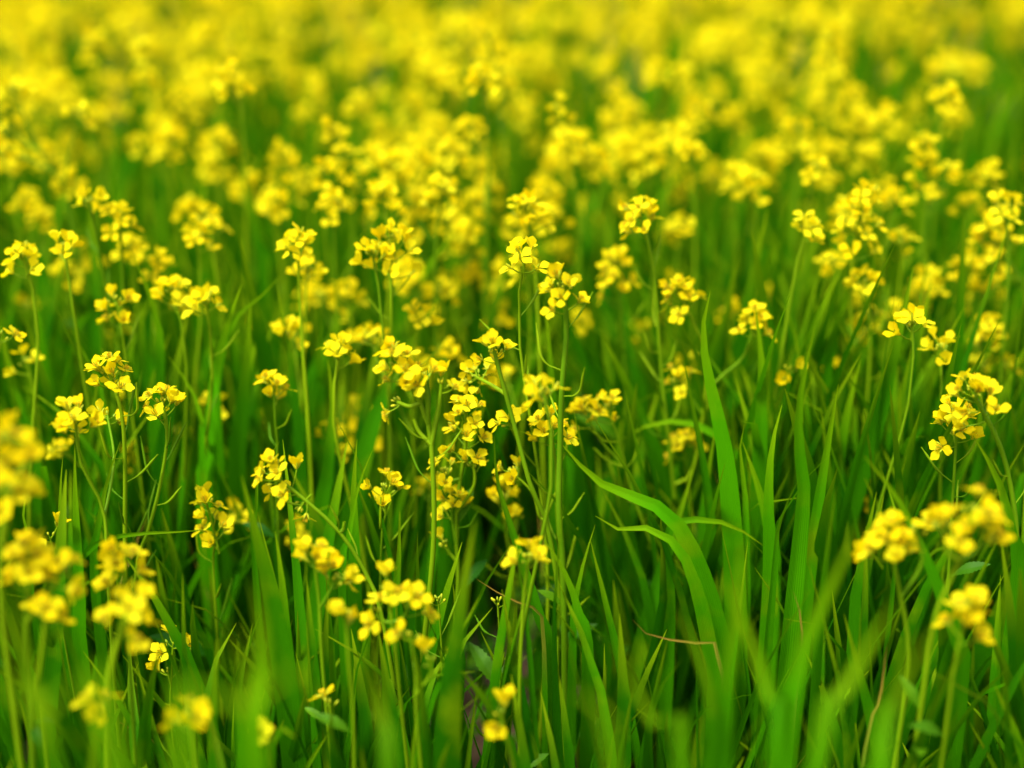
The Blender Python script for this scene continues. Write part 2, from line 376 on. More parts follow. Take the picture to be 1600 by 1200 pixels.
def hero(label, D, stem, n=8, br=(), pods=0, rad=1.5, size=1.0, tall=0.0, nb=9, detail=True, leaves=2, seed=0, bend=0.0):
    """stem: photo points from its head downwards; br: (points from the stem up to a head, flowers, size)"""
    r = random.Random(seed * 31 + int(stem[0][0]) * 7 + int(stem[0][1]))
    D = D + max(0, 1.3 - D) * .45
    if not detail and D < 1.26: size *= .86; n = max(1, int(round(n * .62)))
    top = at_depth(*stem[0], D); Y = top[1]
    pts = [top] + [at_plane(x, y, Y) + (0, r.uniform(-.004, .004), 0) for x, y in stem[1:]]
    last = pts[-1]; d = unit(last - pts[-2]) if len(pts) > 1 else np.array((0, 0, -1.))
    if last[2] > .02:
        g = last + d * last[2] * .9; g = np.array((last[0] + (g[0] - last[0]) * .5 + r.uniform(-.015, .015), last[1] + r.uniform(-.02, .03), -.012))
        if last[2] > .1: pts.append((last * .5 + g * .5) + (r.uniform(-.006, .006), r.uniform(-.006, .006), 0))
        pts.append(g)
    P = smooth_path(pts, 30); off = np.array((P[-1][0], P[-1][1], 0.))
    rt = root('mustard_plant', off); tag(rt, label, 'mustard plant', G_PLANT)
    rr = rad * .00112
    mb = stem_mesh(P, rr * .8, rr * 1.5, r.uniform(.35, .8), off)
    heads = [(P[0], unit(P[0] - P[2] + (0, 0, .002)), n, size)]; brs = []
    for b in br:
        bp = [at_plane(x, y, Y + (b[3] if len(b) > 3 else 0) * k / (len(b[0]) - 1)) for k, (x, y) in enumerate(b[0])]
        j = int(np.argmin(np.linalg.norm(P - bp[0], axis=1)));
        if np.linalg.norm(P[j] - bp[0]) < .02: bp[0] = P[j]
        B = smooth_path(bp, 14); tube(mb, B - off, np.linspace(rr * .95, rr * .65, 14), STEM, 6, r.uniform(.3, .8)); brs.append(B)
        if b[1]: heads.append((B[-1], unit(B[-1] - B[-3]), b[1], b[2] if len(b) > 2 else 1.0))
    link('stem', mb.mesh('stem'), rt)
    for k, (p, a, nn, sz) in enumerate(heads):
        if nn: put_head(rt, off, p, a, nn, r, detail, sz, tall if k == 0 else 0.0, nb if nn > 2 else max(3, nb // 2), 1 if D > 1.3 else 0, fs=1.06 if D > 1.3 else 1.12)
        else: put_head(rt, off, p, a, 0, r, False, sz, 0, 8, 1, 'bud_cluster')
    if pods and detail: add_pods(rt, off, P, r, .045 + tall, .32, .021, pods)
    if leaves and not pods and detail: add_pods(rt, off, P, r, .04 + tall, .16, .03, 4)
    for k in range(leaves):
        i = r.randrange(7, 22); a = r.uniform(0, 6.28); dr = np.array((math.cos(a), math.sin(a) * .6, r.uniform(.3, 1.0))); L = r.uniform(.035, .08) * (1 if D > 1.3 else .55)
        lb = MB(); broad_leaf(lb, P[i] - off, P[i] - off + unit(dr) * L, L * .26, .1, r.random(), r=r); link('leaf', lb.mesh('leaf'), rt)
    return rt

# nearest and sharpest plants, traced plant by plant
H = hero
H('tall sharp mustard stem carrying four open heads, seed pods up its stem, right of centre', 1.45,
  [(998, 335), (1012, 375), (1022, 430), (1029, 520), (1035, 600), (1046, 700), (1056, 800), (1060, 930)], 11,
  br=[([(1056, 772), (1080, 740), (1097, 660), (1104, 560), (1084, 505), (1060, 455)], 12, 1.0),
      ([(1112, 603), (1130, 586), (1162, 556), (1180, 500)], 9, .85), ([(1097, 648), (1080, 622), (1060, 592)], 5, .9), ([(1110, 600), (1104, 655)], 0, .5)], pods=11, rad=1.7, leaves=2)
H('mustard plant with thick pale stem and slightly soft large open head right of centre', 1.2,
  [(880, 450), (885, 520), (878, 600), (875, 700), (873, 800), (880, 900)], 9, rad=2.6, size=1.0, detail=True, leaves=1)
H('mustard plant with loose broad head just left of the tall four-headed stem', 1.62,
  [(962, 415), (970, 480), (975, 560), (982, 700)], 13, size=1.1, tall=.01, rad=1.6, leaves=1)
H('sharp central mustard plant with big crowded double head and toothed leaf on its stem', 1.36,
  [(728, 640), (727, 700), (716, 770), (712, 830), (716, 900), (712, 1000)], 15, tall=.024, size=1.2,
  br=[([(722, 800), (740, 760), (740, 725)], 2, .7), ([(716, 850), (708, 820), (705, 785)], 8, .9), ([(720, 760), (700, 750), (694, 738)], 3, .8), ([(714, 880), (700, 860), (695, 850)], 1, .7)], rad=1.9, nb=16, leaves=2)
H('mustard plant with thick stem, large soft-edged head and pods, left of centre', 1.2,
  [(622, 565), (650, 620), (668, 660), (676, 720), (678, 840), (665, 980), (655, 1060)], 10,
  br=[([(668, 660), (668, 625), (662, 590)], 4, .8), ([(672, 680), (685, 640), (690, 600)], 2, .8), ([(660, 640), (640, 635), (620, 628)], 1, .8), ([(680, 695), (655, 675), (646, 655)], 0, .8)], pods=5, rad=2.2, leaves=1)
H('mustard plant with long slanting pale stem and two heads at the centre', 1.26,
  [(772, 548), (786, 600), (805, 670), (830, 760), (852, 812), (872, 920)], 5,
  br=[([(788, 610), (765, 600), (745, 590)], 6, .9, .08)], rad=2.1, leaves=0)
H('sharp mustard plant with yellow head and green bud knot below centre', 1.36,
  [(858, 668), (868, 720), (870, 800), (877, 900), (872, 980)], 10, nb=14,
  br=[([(868, 760), (846, 812), (832, 770), (800, 738)], 3, .8)], pods=8, rad=1.6, leaves=2)
H('mustard plant with twin small heads on thin slanting stem below the loose broad head', 1.46,
  [(950, 638), (968, 690), (985, 760), (1010, 830), (1035, 900)], 6, br=[([(975, 720), (940, 690), (915, 645)], 7, .9), ([(975, 735), (950, 720), (928, 700)], 0, .9)], rad=1.2, leaves=1)
H('short mustard plant with pale round head between the central stems', 1.5, [(785, 778), (790, 830), (800, 900)], 6, size=.85, rad=1.1, br=[([(792, 830), (806, 815), (810, 803)], 1, .7)])
H('sharp small mustard plant with spread flowers on curved stalks, left of the double head', 1.37,
  [(602, 765), (612, 782), (600, 812), (596, 850), (594, 920)], 6, size=1.15, nb=8, pods=3, rad=1.1, leaves=1)
H('sharp mustard plant with stepped head of half-open flowers, left lower third', 1.38,
  [(322, 785), (336, 830), (332, 880), (338, 960)], 11, tall=.03, size=.85, nb=7, rad=1.2, leaves=1)
H('small sharp mustard plant with cupped flowers facing up, left of centre', 1.42, [(428, 605), (431, 660), (433, 700), (432, 730)], 7, size=.85, rad=1.1, pods=2)
H('sharp mustard plant with three loose flowers above dark grass, upper left quarter', 1.46,
  [(182, 470), (190, 505), (194, 545), (202, 610)], 6, size=1.0, tall=.012, nb=5, pods=4, rad=1.1)
H('sharp mustard plant with bright full head over long podded stem, left side', 1.3,
  [(170, 580), (190, 640), (195, 720), (194, 840), (198, 950)], 9, pods=11, rad=1.9, leaves=0)
H('sharp mustard plant whose curved podded stem leans right over the grass', 1.32,
  [(254, 630), (262, 680), (250, 760), (232, 830), (212, 900)], 8, nb=11, pods=10, rad=1.7, leaves=0)
H('soft mustard plant with wide head left of the bright full head', 1.2, [(118, 655), (128, 720), (160, 800), (170, 900)], 7, size=1.05,
  br=[([(165, 810), (178, 720), (168, 650)], 2, .8, .1)], rad=1.5, leaves=0)
H('mustard plant with large head on stem slanting down right with a green knot', 1.22,
  [(430, 745), (470, 775), (530, 830), (572, 900), (600, 975)], 9, size=1.1, nb=10, rad=1.8, br=[([(475, 780), (478, 782), (470, 790)], 1, .9), ([(535, 838), (536, 828), (538, 815)], 0, .9)], leaves=1)
H('blurred mustard plant with domed head in front of the slanting stem', 1.08, [(490, 872), (498, 940), (505, 1040)], 8, detail=False, size=.9, br=[([(498, 950), (512, 930), (525, 905)], 3, .8)], rad=1.4)
H('blurred mustard plant with three separate blooms at lower centre left', 1.05, [(605, 918), (612, 970), (622, 1060)], 3, detail=False, size=.9, br=[([(612, 975), (630, 965), (642, 940)], 3, .9), ([(612, 980), (598, 970), (588, 955)], 2, .7)], rad=1.5)
H('blurred mustard plant with ragged narrow head at the lower left of centre', .96, [(540, 960), (546, 1040), (552, 1130)], 4, detail=False, tall=.012, size=.8, rad=1.3)
H('big near mustard head, soft and crowded, at the left edge', .86, [(48, 868), (42, 980), (48, 1110)], 16, detail=False, size=1.05, tall=.008, rad=2.2, nb=12, br=[([(44, 960), (80, 920), (95, 890)], 3, .9)])
H('single open bloom standing just above the big near left head', 1.28, [(78, 840), (88, 880), (96, 960)], 2, rad=1.0, nb=2, leaves=0)
H('big near mustard head with thick stem, blurred, left of the dark gap', .85, [(200, 955), (176, 1030), (170, 1100), (165, 1200)], 12, detail=False, size=1.1, rad=2.6, nb=10)
H('mustard head with pointed cluster right above the big near blurred head', 1.0, [(190, 868), (195, 930), (205, 1040)], 10, detail=False, size=.85, tall=.015, rad=1.5)
H('near blurred mustard plant with small drooping head below the left edge cluster', .86, [(72, 960), (64, 1040), (60, 1120)], 5, detail=False, size=.8, rad=1.6)
H('nearest mustard plant cut by the left edge with tall blurred heads', .78, [(8, 690), (8, 800), (5, 950)], 10, detail=False, size=1.1, rad=2.0, br=[([(8, 800), (25, 750), (48, 718)], 2, .8), ([(8, 850), (12, 810), (20, 768)], 5, .8), ])
H('blurred mustard plant with loose low head near the bottom left corner', .8, [(160, 1108), (180, 1160), (200, 1230)], 6, detail=False, size=.9, rad=1.5)
H('blurred mustard plant with four spaced blooms at the bottom left', .78, [(298, 1120), (305, 1180), (312, 1260)], 5, detail=False, size=1.0, rad=1.4)
H('tiny sharp mustard plant with two open flowers low in the dark gap', 1.34, [(270, 1005), (268, 1060), (266, 1120)], 3, size=.9, rad=.9, nb=3, br=[([(268, 1075), (266, 1065), (262, 1050)], 1, .8)], leaves=1)
H('mustard plant with small soft head on straight stem at lower centre', 1.08, [(826, 872), (818, 940), (812, 1050), (812, 1160)], 7, detail=False, size=.85, rad=1.5, leaves=1)
H('low blurred mustard plant with three blooms at the bottom centre', .95, [(782, 1115), (796, 1170), (805, 1230)], 4, detail=False, size=.8, rad=1.3)
H('near mustard plant with big round soft head at the lower right', .97, [(1388, 840), (1404, 920), (1420, 1010), (1410, 1120)], 17, size=1.1, nb=14, detail=False, rad=1.7, br=[([(1404, 930), (1440, 880), (1432, 830)], 2, .9)])
H('near blurred mustard plant with three fat blooms right of the big round head', .86, [(1520, 800), (1500, 870), (1462, 960), (1440, 1080)], 5, detail=False, size=1.05, rad=1.6, br=[([(1490, 890), (1478, 860), (1476, 825)], 3, .9), ([(1500, 880), (1525, 860), (1540, 825)], 6, .9)])
H('mustard plant with curved thick stem and fan of flowers at the right edge', 1.2, [(1518, 612), (1560, 690), (1582, 770), (1592, 880)], 11, size=1.15, rad=2.3, nb=8, leaves=1)
H('sharp mustard plant with layered head and spindle bud below it, right side', 1.3, [(1495, 655), (1492, 720), (1488, 800), (1484, 880)], 12, size=1.05, rad=1.5, pods=5, nb=6)
H('near blurred mustard plant with double head low at the right', .87, [(1512, 945), (1492, 1040), (1480, 1130)], 9, detail=False, tall=.02, size=.85, rad=1.4)
H('mustard plant with broad head bending in from the right edge', 1.65, [(1545, 365), (1582, 420), (1606, 480)], 15, size=1.25, nb=12, rad=1.8, br=[([(1590, 440), (1570, 430), (1560, 415)], 2, .9)])
H('mustard plant with narrow head below the one bending in from the right', 1.62, [(1545, 512), (1552, 560), (1556, 640)], 9, size=.85, tall=.01, rad=1.2, br=[([(1554, 620), (1565, 600), (1572, 575)], 4, .8)])
H('small mustard plant with soft head behind the sharp right-hand branch head', 1.8, [(1140, 490), (1146, 540), (1150, 620)], 5, size=.9, rad=1.1, detail=False)
H('half-hidden mustard plant with low green-yellow head among arching blades', 1.56, [(1068, 695), (1078, 780), (1086, 860)], 8, size=1.0, nb=12, rad=1.1)
H('soft mustard plant directly behind the small branch flower right of centre', 1.8, [(1072, 565), (1080, 640), (1084, 700)], 7, tall=.02, size=.9, rad=1.1, detail=False)
H('small mustard flower hidden between tall blades right of centre', 1.66, [(1226, 605), (1228, 660), (1230, 720)], 3, size=.8, rad=1.0, detail=False)
H('short mustard plant with drooping pale bloom among blades left of centre', 1.6, [(518, 672), (514, 730), (510, 800)], 5, size=.85, tall=.012, rad=1.1, detail=False)
H('pair of small blooms behind a wide blade, left third', 1.6, [(336, 636), (338, 690), (340, 750)], 3, size=.8, rad=1.0, detail=False)
H('low near bud stem with one yellow bloom above the bottom left edge', .9, [(420, 1148), (424, 1190), (428, 1240)], 1, detail=False, size=.8, rad=1.3, nb=2)
H('near low mustard plant with two yellow blooms at lower centre left', .97, [(642, 995), (650, 1060), (652, 1130)], 2, detail=False, size=.8, rad=1.2, nb=2, br=[([(651, 1080), (672, 1055), (672, 1034)], 2, .8)])
H('low mustard plant with one small bloom by the bottom, left of centre', 1.1, [(515, 1098), (518, 1150), (520, 1200)], 2, detail=False, size=.8, rad=1.1)
H('sharp low stalk topped with green buds only, centre bottom', 1.3, [(685, 940), (688, 990), (690, 1060)], 0, rad=.9)
H('sharp low stalk with four pale buds right of the central plant', 1.33, [(778, 942), (780, 990), (782, 1040)], 0, rad=.8)
H('single flower entering at the left edge at mid height', 1.4, [(2, 526), (-8, 600), (-10, 680)], 1, rad=1.0, nb=2, leaves=0)
H('small soft mustard plant with two blooms and a drooping leaf, left side', 1.55, [(42, 566), (55, 610), (62, 680)], 3, size=.9, rad=1.1, detail=False)
H('tall forked mustard plant leaning in from the upper left edge, loose heads', 1.75,
  [(22, 142), (58, 225), (100, 300), (118, 380), (140, 470), (165, 640)], 8, br=[([(100, 300), (106, 250), (124, 182)], 5, 1.1), ([(75, 262), (40, 248), (10, 240)], 9, 1.1), ([(60, 228), (30, 215), (12, 205)], 4, .9)], detail=False, rad=1.7, size=1.1)
H('very tall stacked mustard spike at upper right, side branch on its right', 1.75,
  [(1443, 224), (1447, 300), (1442, 380), (1436, 440)], 17, tall=.055, size=.95, br=[([(1445, 350), (1468, 310), (1486, 272)], 3, .8)], detail=False, rad=2.2)
H('tall stacked mustard spike curving in the upper part left of centre', 1.8,
  [(520, 202), (548, 262), (552, 340), (550, 430)], 19, tall=.085, size=.95, detail=False, rad=1.7)
H('tall mustard spike with paired heads above the centre', 1.78,
  [(870, 170), (888, 222), (898, 285), (905, 380)], 14, tall=.05, size=1.0, br=[([(905, 380), (918, 310), (922, 244)], 9, .95)], detail=False, rad=1.6)
H('tallest soft mustard head near the top, a little left of centre', 2.0, [(762, 66), (785, 130), (795, 280)], 12, tall=.025, size=1.25, detail=False, rad=1.6)
H('blurred mustard head on a thick pale stem in the upper right', 1.95, [(1246, 205), (1243, 300), (1240, 390)], 12, size=1.15, detail=False, rad=2.8)
N_HERO = 56

# plants of the middle distance, each where the photograph shows a head: (x, y, width in px)
MID = """150 75 50|225 80 45|230 130 45|190 182 32|75 95 40|150 190 30|265 225 58|285 155 55|360 130 60|330 128 45|345 222 50|440 250 62|475 185 30
106 290 52|18 262 40|40 320 48|62 347 38|185 343 56|140 322 30|298 332 50|326 350 50|308 375 48|385 295 56|430 325 46|480 290 45|510 275 42|36 408 60|100 392 44|205 396 50|100 432 44|145 420 34|243 420 24|270 462 60|288 482 40|322 478 22
522 322 54|598 312 60|618 265 60|652 258 56|662 325 74|692 304 58|612 382 84|582 402 50|636 430 50|645 452 28|465 386 60|480 428 48|484 466 48|540 470 66|725 375 62|740 328 58|700 350 40|748 270 42|762 300 46
736 440 52|690 465 54|655 500 38|790 432 56|818 420 50|446 528 50|530 555 58|752 130 50|700 130 50|680 200 50|704 242 58|736 208 50|790 145 60|936 266 50|868 266 50|960 205 52|986 180 48|850 308 60|822 332 70|862 345 50|808 362 50|820 410 56
1020 250 60|1056 218 50|1078 245 44|1150 280 50|1190 253 64|1176 292 58|1230 194 50|1276 268 30|1292 290 34|1330 160 60|1346 200 60|1382 190 50|1360 250 50|1300 245 40|1298 66 60|1302 105 54|1350 320 84|1326 334 50|1374 308 50|1398 322 40|1320 355 30|1262 360 50
1410 385 26|1476 160 50|1490 186 46|1540 280 50|1512 325 44|1570 330 60|1540 457 44|1512 420 50|1450 448 56|1438 470 40|1352 448 50|1300 420 34|1346 470 38|1402 498 34|1425 512 30|1470 550 24|1116 285 30|1066 360 20|700 560 46|850 620 22|1210 250 40|1090 180 46|560 170 40|590 205 44|640 170 50|420 330 30|70 250 40"""
words_h = ('round', 'loose', 'crowded', 'ragged', 'domed', 'narrow')
cnt = 0; seen = set(); mid_xy = []
ONES = 'zero one two three four five six seven eight nine ten eleven twelve thirteen fourteen fifteen sixteen seventeen eighteen nineteen'.split()
TENS = 'x x twenty thirty forty fifty sixty seventy eighty ninety'.split()
def word(n):
    n = max(0, min(99, int(n)))
    return ONES[n] if n < 20 else TENS[n // 10] + ('-' + ONES[n % 10] if n % 10 else '')
def place_words(x, y):
    return '%s percent across, %s percent down the photo' % (word(round(x / 16)), word(round(y / 12)))
for tok in MID.replace('\n', '|').split('|'):
    x, y, wpx = map(float, tok.split()); r = random.Random(int(x * 13 + y)); cnt += 1
    z = r.uniform(.55, .68) if y < 420 else r.uniform(.47, .62)
    if y < 170: z = r.uniform(.62, .77)
    top = at_height(x, y - 6, z); D = project(top)[2]
    wid = wpx * D / F; n = int(max(5, min(20, (wid / .05) ** 2 * 14))); size = min(1.5, max(.8, wid / .043))
    P = smooth_path([top, top + (r.uniform(-.012, .012), r.uniform(-.01, .01), -.08), top * (1, 1, .5) + (r.uniform(-.03, .03), r.uniform(-.02, .02), 0), (top[0] + r.uniform(-.05, .05), top[1] + r.uniform(-.03, .04), -.01)], 16)
    off = np.array((P[-1][0], P[-1][1], 0.)); rt = root('mustard_plant', off)
    hw = 'tall' if (wid > .055 and r.random() < .5) else ('sparse' if n < 5 else 'loose' if n < 9 else 'full' if n < 13 else 'crowded')
    soft = 'softly blurred' if D < 2.3 else 'strongly blurred'
    tag(rt, '%s mustard, %s head, %s' % (soft, hw, place_words(x, y)), 'mustard plant', G_PLANT)
    mb = MB(); tube(mb, P - off, np.linspace(.0014, .0026, 16) * r.uniform(.8, 1.15), STEM, 5, r.uniform(.4, .9))
    hs_ = [(P[0], unit(P[0] - P[2]), n, size)]
    if r.random() < .55:
        i = r.randrange(4, 8); a = r.uniform(0, 6.28); e = P[i] + (math.cos(a) * .035, math.sin(a) * .035, r.uniform(.02, .07))
        B = smooth_path([P[i], (P[i] + e) / 2 + (0, 0, -.006), e], 6); tube(mb, B - off, .0011, STEM, 4, .6); hs_.append((e, unit(e - P[i]), r.randrange(2, 6), .75))
    link('stem', mb.mesh('stem'), rt)
    for (p, a, nn, sz) in hs_: put_head(rt, off, p, a, nn, r, False, sz, .025 if hw == 'tall' else 0, r.randrange(5, 15), 1, fs=1.1)
    if r.random() < .5:
        add_pods(rt, off, P, r, .06, .2, .03, 4)
    mid_xy.append((top[0], top[1]))

# ------------------------------------------------------------------ the rest of the field
LOWHEAD = [merged_head(900 + k, rn, 2, 1.0, tl, 5) for k, (rn, tl) in enumerate(((7, 0), (10, 0), (12, .02), (9, .01), (14, .03), (6, 0), (11, 0), (16, .02)))]
def simple_plant_tpl(seed, nh=2, lod=2, h=.62):
    r = random.Random(seed); mb = MB(); lean = (r.uniform(-.04, .04), r.uniform(-.03, .03))
    P = smooth_path([(0, 0, -.01), (lean[0] * .3, lean[1] * .2, h * .5), (lean[0], lean[1], h)], 7); tube(mb, P, np.linspace(.0024, .0011, 7), STEM, 4, .6)
    heads = [(P[-1], unit(P[-1] - P[-2]))]
    for k in range(nh - 1):
        i = r.choice((3, 4, 5)); a = r.uniform(0, 6.28); e = P[i] + (math.cos(a) * .05, math.sin(a) * .05, r.uniform(.06, .13)); tube(mb, [P[i], (P[i] + e) / 2 + (math.cos(a) * .006, 0, -.006), e], .001, STEM, 3, .6); heads.append((e, unit(e - P[i] + (0, 0, .03))))
    return mb, heads, r
# single far plants that can still be told apart (copies of six patterns)
protos = []
for k in range(6):
    mb, heads, r = simple_plant_tpl(500 + k, 2 + k % 2); hm = [make_mesh('flower_head', *LOWHEAD[(k * 3 + i) % 8]) for i in range(len(heads))]
    protos.append((mb.mesh('stem'), heads, hm))
def density(x, y):                              # patchy like the photograph: thinner to the right, denser further off
    v = .50 + .25 * math.sin(x * 2.3 + 1.0) * math.sin(y * 1.9 + .4) + .2 * math.sin(x * 5.1 + y * 3.3)
    if y > 1.8: v -= .45 * max(0, min(1, (x / y - .16) / .12)) * max(0, 1 - abs(y - 3.0) / 1.6)   # thin green patch off to the right
    if y > 1.8: v -= .5 * math.exp(-((x / y + .14) / .07) ** 2 - ((y - 2.7) / .35) ** 2)
    return v
far_label = 'far mustard plant melting into the yellow band across the upper field'
placed = 0; tries = 0; fr = random.Random(42)
while placed < 70 and tries < 4000:
    tries += 1; y = fr.uniform(2.0, 3.4); x = fr.uniform(-.36, .36) * 1.12 * y
    if min((x - a) ** 2 + (y - b) ** 2 for a, b in mid_xy) < .05 ** 2 or fr.random() > density(x, y) + .2: continue
    me, heads, hm = protos[fr.randrange(6)]; s = fr.uniform(.88, 1.1)
    turn = fr.uniform(0, 6.28)
    q = project(np.array((x, y, 0)) + np.array(Matrix.Rotation(turn, 3, 'Z') @ Vector(heads[0][0])) * s)
    if q[0] < 0 or q[0] > 1600 or place_words(q[0], q[1]) in seen: continue
    seen.add(place_words(q[0], q[1]))
    o = root('mustard_plant', (x, y, 0)); o.rotation_euler.z = turn; o.scale = (s,) * 3
    lab = '%s blurred mustard in the yellow crowd, %s' % ('branched' if len(heads) > 2 else 'slim', place_words(q[0], q[1]))
    tag(o, lab, 'mustard plant', 'far mustard plants in the yellow band'); link('stem', me, o)
    for (p, a), h in zip(heads, hm): link('flower_head', h, o, m4(p, rot_to(a, fr.uniform(0, 6.28)), 1.1))
    mid_xy.append((x, y)); placed += 1

def scatter(templates, pos, spin, scl, axis=None, rnds=None):
    """many transformed copies of a few pieces joined into one mesh"""
    Vs, Qs, As, Ms = [], [], [], []; base = 0; pick = rs.randint(0, len(templates), len(pos))
    for k, (V, Q, A, m) in enumerate(templates):
        idx = np.where(pick == k)[0]
        if not len(idx): continue
        c, s = np.cos(spin[idx]), np.sin(spin[idx]); sc_ = scl[idx]
        X = (V[None, :, 0] * c[:, None] - V[None, :, 1] * s[:, None]) * sc_[:, None] + pos[idx, 0][:, None]
        Y = (V[None, :, 0] * s[:, None] + V[None, :, 1] * c[:, None]) * sc_[:, None] + pos[idx, 1][:, None]
        Z = np.repeat(V[None, :, 2], len(idx), 0) * sc_[:, None] + pos[idx, 2][:, None]
        n = len(V); Vs.append(np.stack([X, Y, Z], -1).reshape(-1, 3))
        Qs.append((Q[None] + (np.arange(len(idx)) * n)[:, None, None]).reshape(-1, 4) + base); base += n * len(idx)
        a = np.repeat(A[None], len(idx), 0); a[:, :, 2] = np.clip(a[:, :, 2] * .6 + rs.uniform(0, .38, len(idx))[:, None], 0, .92); As.append(a.reshape(-1, 3)); Ms.append(np.tile(m, len(idx)))
    return np.concatenate(Vs), np.concatenate(Qs), np.concatenate(As), np.concatenate(Ms)
tpls = []
for k in range(14):
    mb, heads, r = simple_plant_tpl(700 + k, 2 + k % 3, h=.5 + .015 * k)
    for p, a in heads: mb.add_tpl(LOWHEAD[r.randrange(8)], m4(p, rot_to(a, r.uniform(0, 6.28)), 1.0))
    tpls.append(mb.tpl())
pp = []
def fan(n, y0, y1, kx, extra, power=1.0, thr=0.0):
    while n > 0:
        y = y0 + (y1 - y0) * rs.rand() ** power; x = rs.uniform(-1, 1) * (y * kx + extra)
        if rs.rand() < density(x, y) + thr: pp.append((x, y, 0)); n -= 1
fan(110, 2.6, 4.0, .40, .6, 1.0, .05)
fan(320, 3.9, 5.2, .42, .8, 1.0, .5)
fan(1500, 5.0, 11.5, .42, .8, 1.1, .5)
side = []
for _ in range(130):                            # beside the picture, so that the field goes on
    y = rs.uniform(.9, 2.8); s = rs.choice((-1, 1)); side.append((s * rs.uniform(y * .36 + .12, y * .36 + 1.3), y, 0))
pp = np.array(pp + side); T = scatter(tpls, pp, rs.uniform(0, 6.28, len(pp)), rs.uniform(.80, 1.04, len(pp)))
tag(link('mustard_field', make_mesh('mustard_field', *T)), 'mass of yellow mustard bloom stretching away behind the nearer plants', 'mustard field', kind='stuff')
# low side shoots and late small blooms deep in the crop belong to the same mass
# ------------------------------------------------------------------ grass
def blade_tpl(seed, h, wd, bend, tw):
    r = random.Random(seed); mb = MB(); k = r.uniform(.4, .75); b = bend
    P = smooth_path([(0, 0, -.01), (b * .12, 0, h * .35), (b * .42, r.uniform(-.01, .01), h * .72), (b, r.uniform(-.02, .02), h * (1 - min(.35, b * 1.2)))], 10)
    P = P + P[:, 2:3] * np.array((r.uniform(-.05, .25), r.uniform(-.22, .22), 0))
    blade(mb, P, wd, 0.5, (-1, 0, .15), .3, 5, tw); return mb.tpl()
gt = []; gr = random.Random(5)
for k in range(40):
    h = gr.uniform(.36, .62); b = gr.choice((.015, .02, .03, .04, .06, .09, .13)) * gr.uniform(.7, 1.2)
    gt.append(blade_tpl(k, h, gr.uniform(.010, .026), b, gr.uniform(-1.3, 1.3)))
gp, gs, gc = [], [], []
def grass_zone(n, y0, y1, kx, extra, smin, smax):
    for _ in range(n):
        y = y0 + (y1 - y0) * rs.rand(); x = rs.uniform(-1, 1) * (y * kx + extra); k = rs.randint(2, 6)
        if y < 1.9 and math.exp(-((x - .0) / .17) ** 2 - ((y - 1.42) / .25) ** 2) > rs.rand(): continue
        for _j in range(k):
            gp.append((x + rs.normal(0, .012), y + rs.normal(0, .012), 0)); gs.append(rs.uniform(0, 6.28)); gc.append(rs.uniform(smin, smax))
grass_zone(230, .95, 1.35, .40, .35, .6, .98)
grass_zone(760, 1.35, 2.2, .40, .35, .75, 1.12)
grass_zone(1050, 2.1, 3.8, .40, .4, .85, 1.22)
grass_zone(800, 3.8, 9.0, .42, .5, .95, 1.2)
for _ in range(210):                            # the tall green patch right of centre
    y = rs.uniform(1.3, 2.1); x = rs.uniform(.12, .36) * y
    for _j in range(rs.randint(2, 5)): gp.append((x + rs.normal(0, .014), y + rs.normal(0, .014), 0)); gs.append(rs.uniform(0, 6.28)); gc.append(rs.uniform(.98, 1.2))
grass_zone(75, .62, .95, .40, .3, .6, .85)
for _ in range(520):                            # the crop goes on beside the picture
    y = rs.uniform(.6, 3.2); x = rs.choice((-1, 1)) * rs.uniform(y * .38 + .2, y * .38 + 1.2)
    for _j in range(rs.randint(3, 6)): gp.append((x + rs.normal(0, .014), y + rs.normal(0, .014), 0)); gs.append(rs.uniform(0, 6.28)); gc.append(rs.uniform(.7, 1.05))
gp = np.array(gp); T = scatter(gt, gp, np.array(gs), np.array(gc))
V, Q, A, m = T
# a few blades of the mass are withered at the tip
mbg = MB(); mbg.add(V, Q, A, m)
for k in range(60):
    y = rs.uniform(1.0, 2.6); x = rs.uniform(-1, 1) * y * .4; a = rs.uniform(0, 6.28); h = rs.uniform(.15, .42); b = rs.uniform(.05, .2); d = np.array((math.cos(a), math.sin(a), 0)); p = np.array((x, y, 0))
    blade(mbg, smooth_path([p, p + d * b * .3 + (0, 0, h * .6), p + d * b + (0, 0, h)], 9), rs.uniform(.002, .005), rs.uniform(.94, 1.0), (-d[0], -d[1], .2), .3, 3, rs.uniform(-1, 1))
tag(link('grass', mbg.mesh('grass')), 'dense green grass blades growing between the mustard stems', 'grass', kind='stuff')

def tuft(label, specs, D=1.35):
    """specs: (points of a blade from tip to foot in the photo, width px, depth)"""
    mb = MB(); first = None
    for k, (pts, wpx, D_, bright) in enumerate(specs):
        r = random.Random(int(pts[0][0] * 3 + pts[0][1])); Dm = D_ or D
        a = at_depth(*pts[len(pts) // 2], Dm); Y = a[1]
        P = [at_plane(x, y, Y + .006 * math.sin(i * 1.1 + k)) for i, (x, y) in enumerate(pts)]
        last = P[-1]
        if last[2] > .03: P.append(np.array((last[0] + (last[0] - P[-2][0]) * .25, last[1] + .01, -.01)))
        P = smooth_path(P[::-1], 22); first = P[0] if first is None else first
        blade(mb, P, wpx * Dm / F * 1.32, bright if bright > .93 else min(.9, bright + .14), (r.uniform(-.5, .5), -1, .35), .26, 7, r.uniform(-.5, .5))
    off = np.array((first[0], first[1], 0.))
    for i in range(len(mb.V)): mb.V[i] = mb.V[i] - off
    o = link('grass_tuft', mb.mesh('grass_tuft')); o.location = tuple(off); tag(o, label, 'grass tuft', 'broad-bladed grass tufts', 'thing')
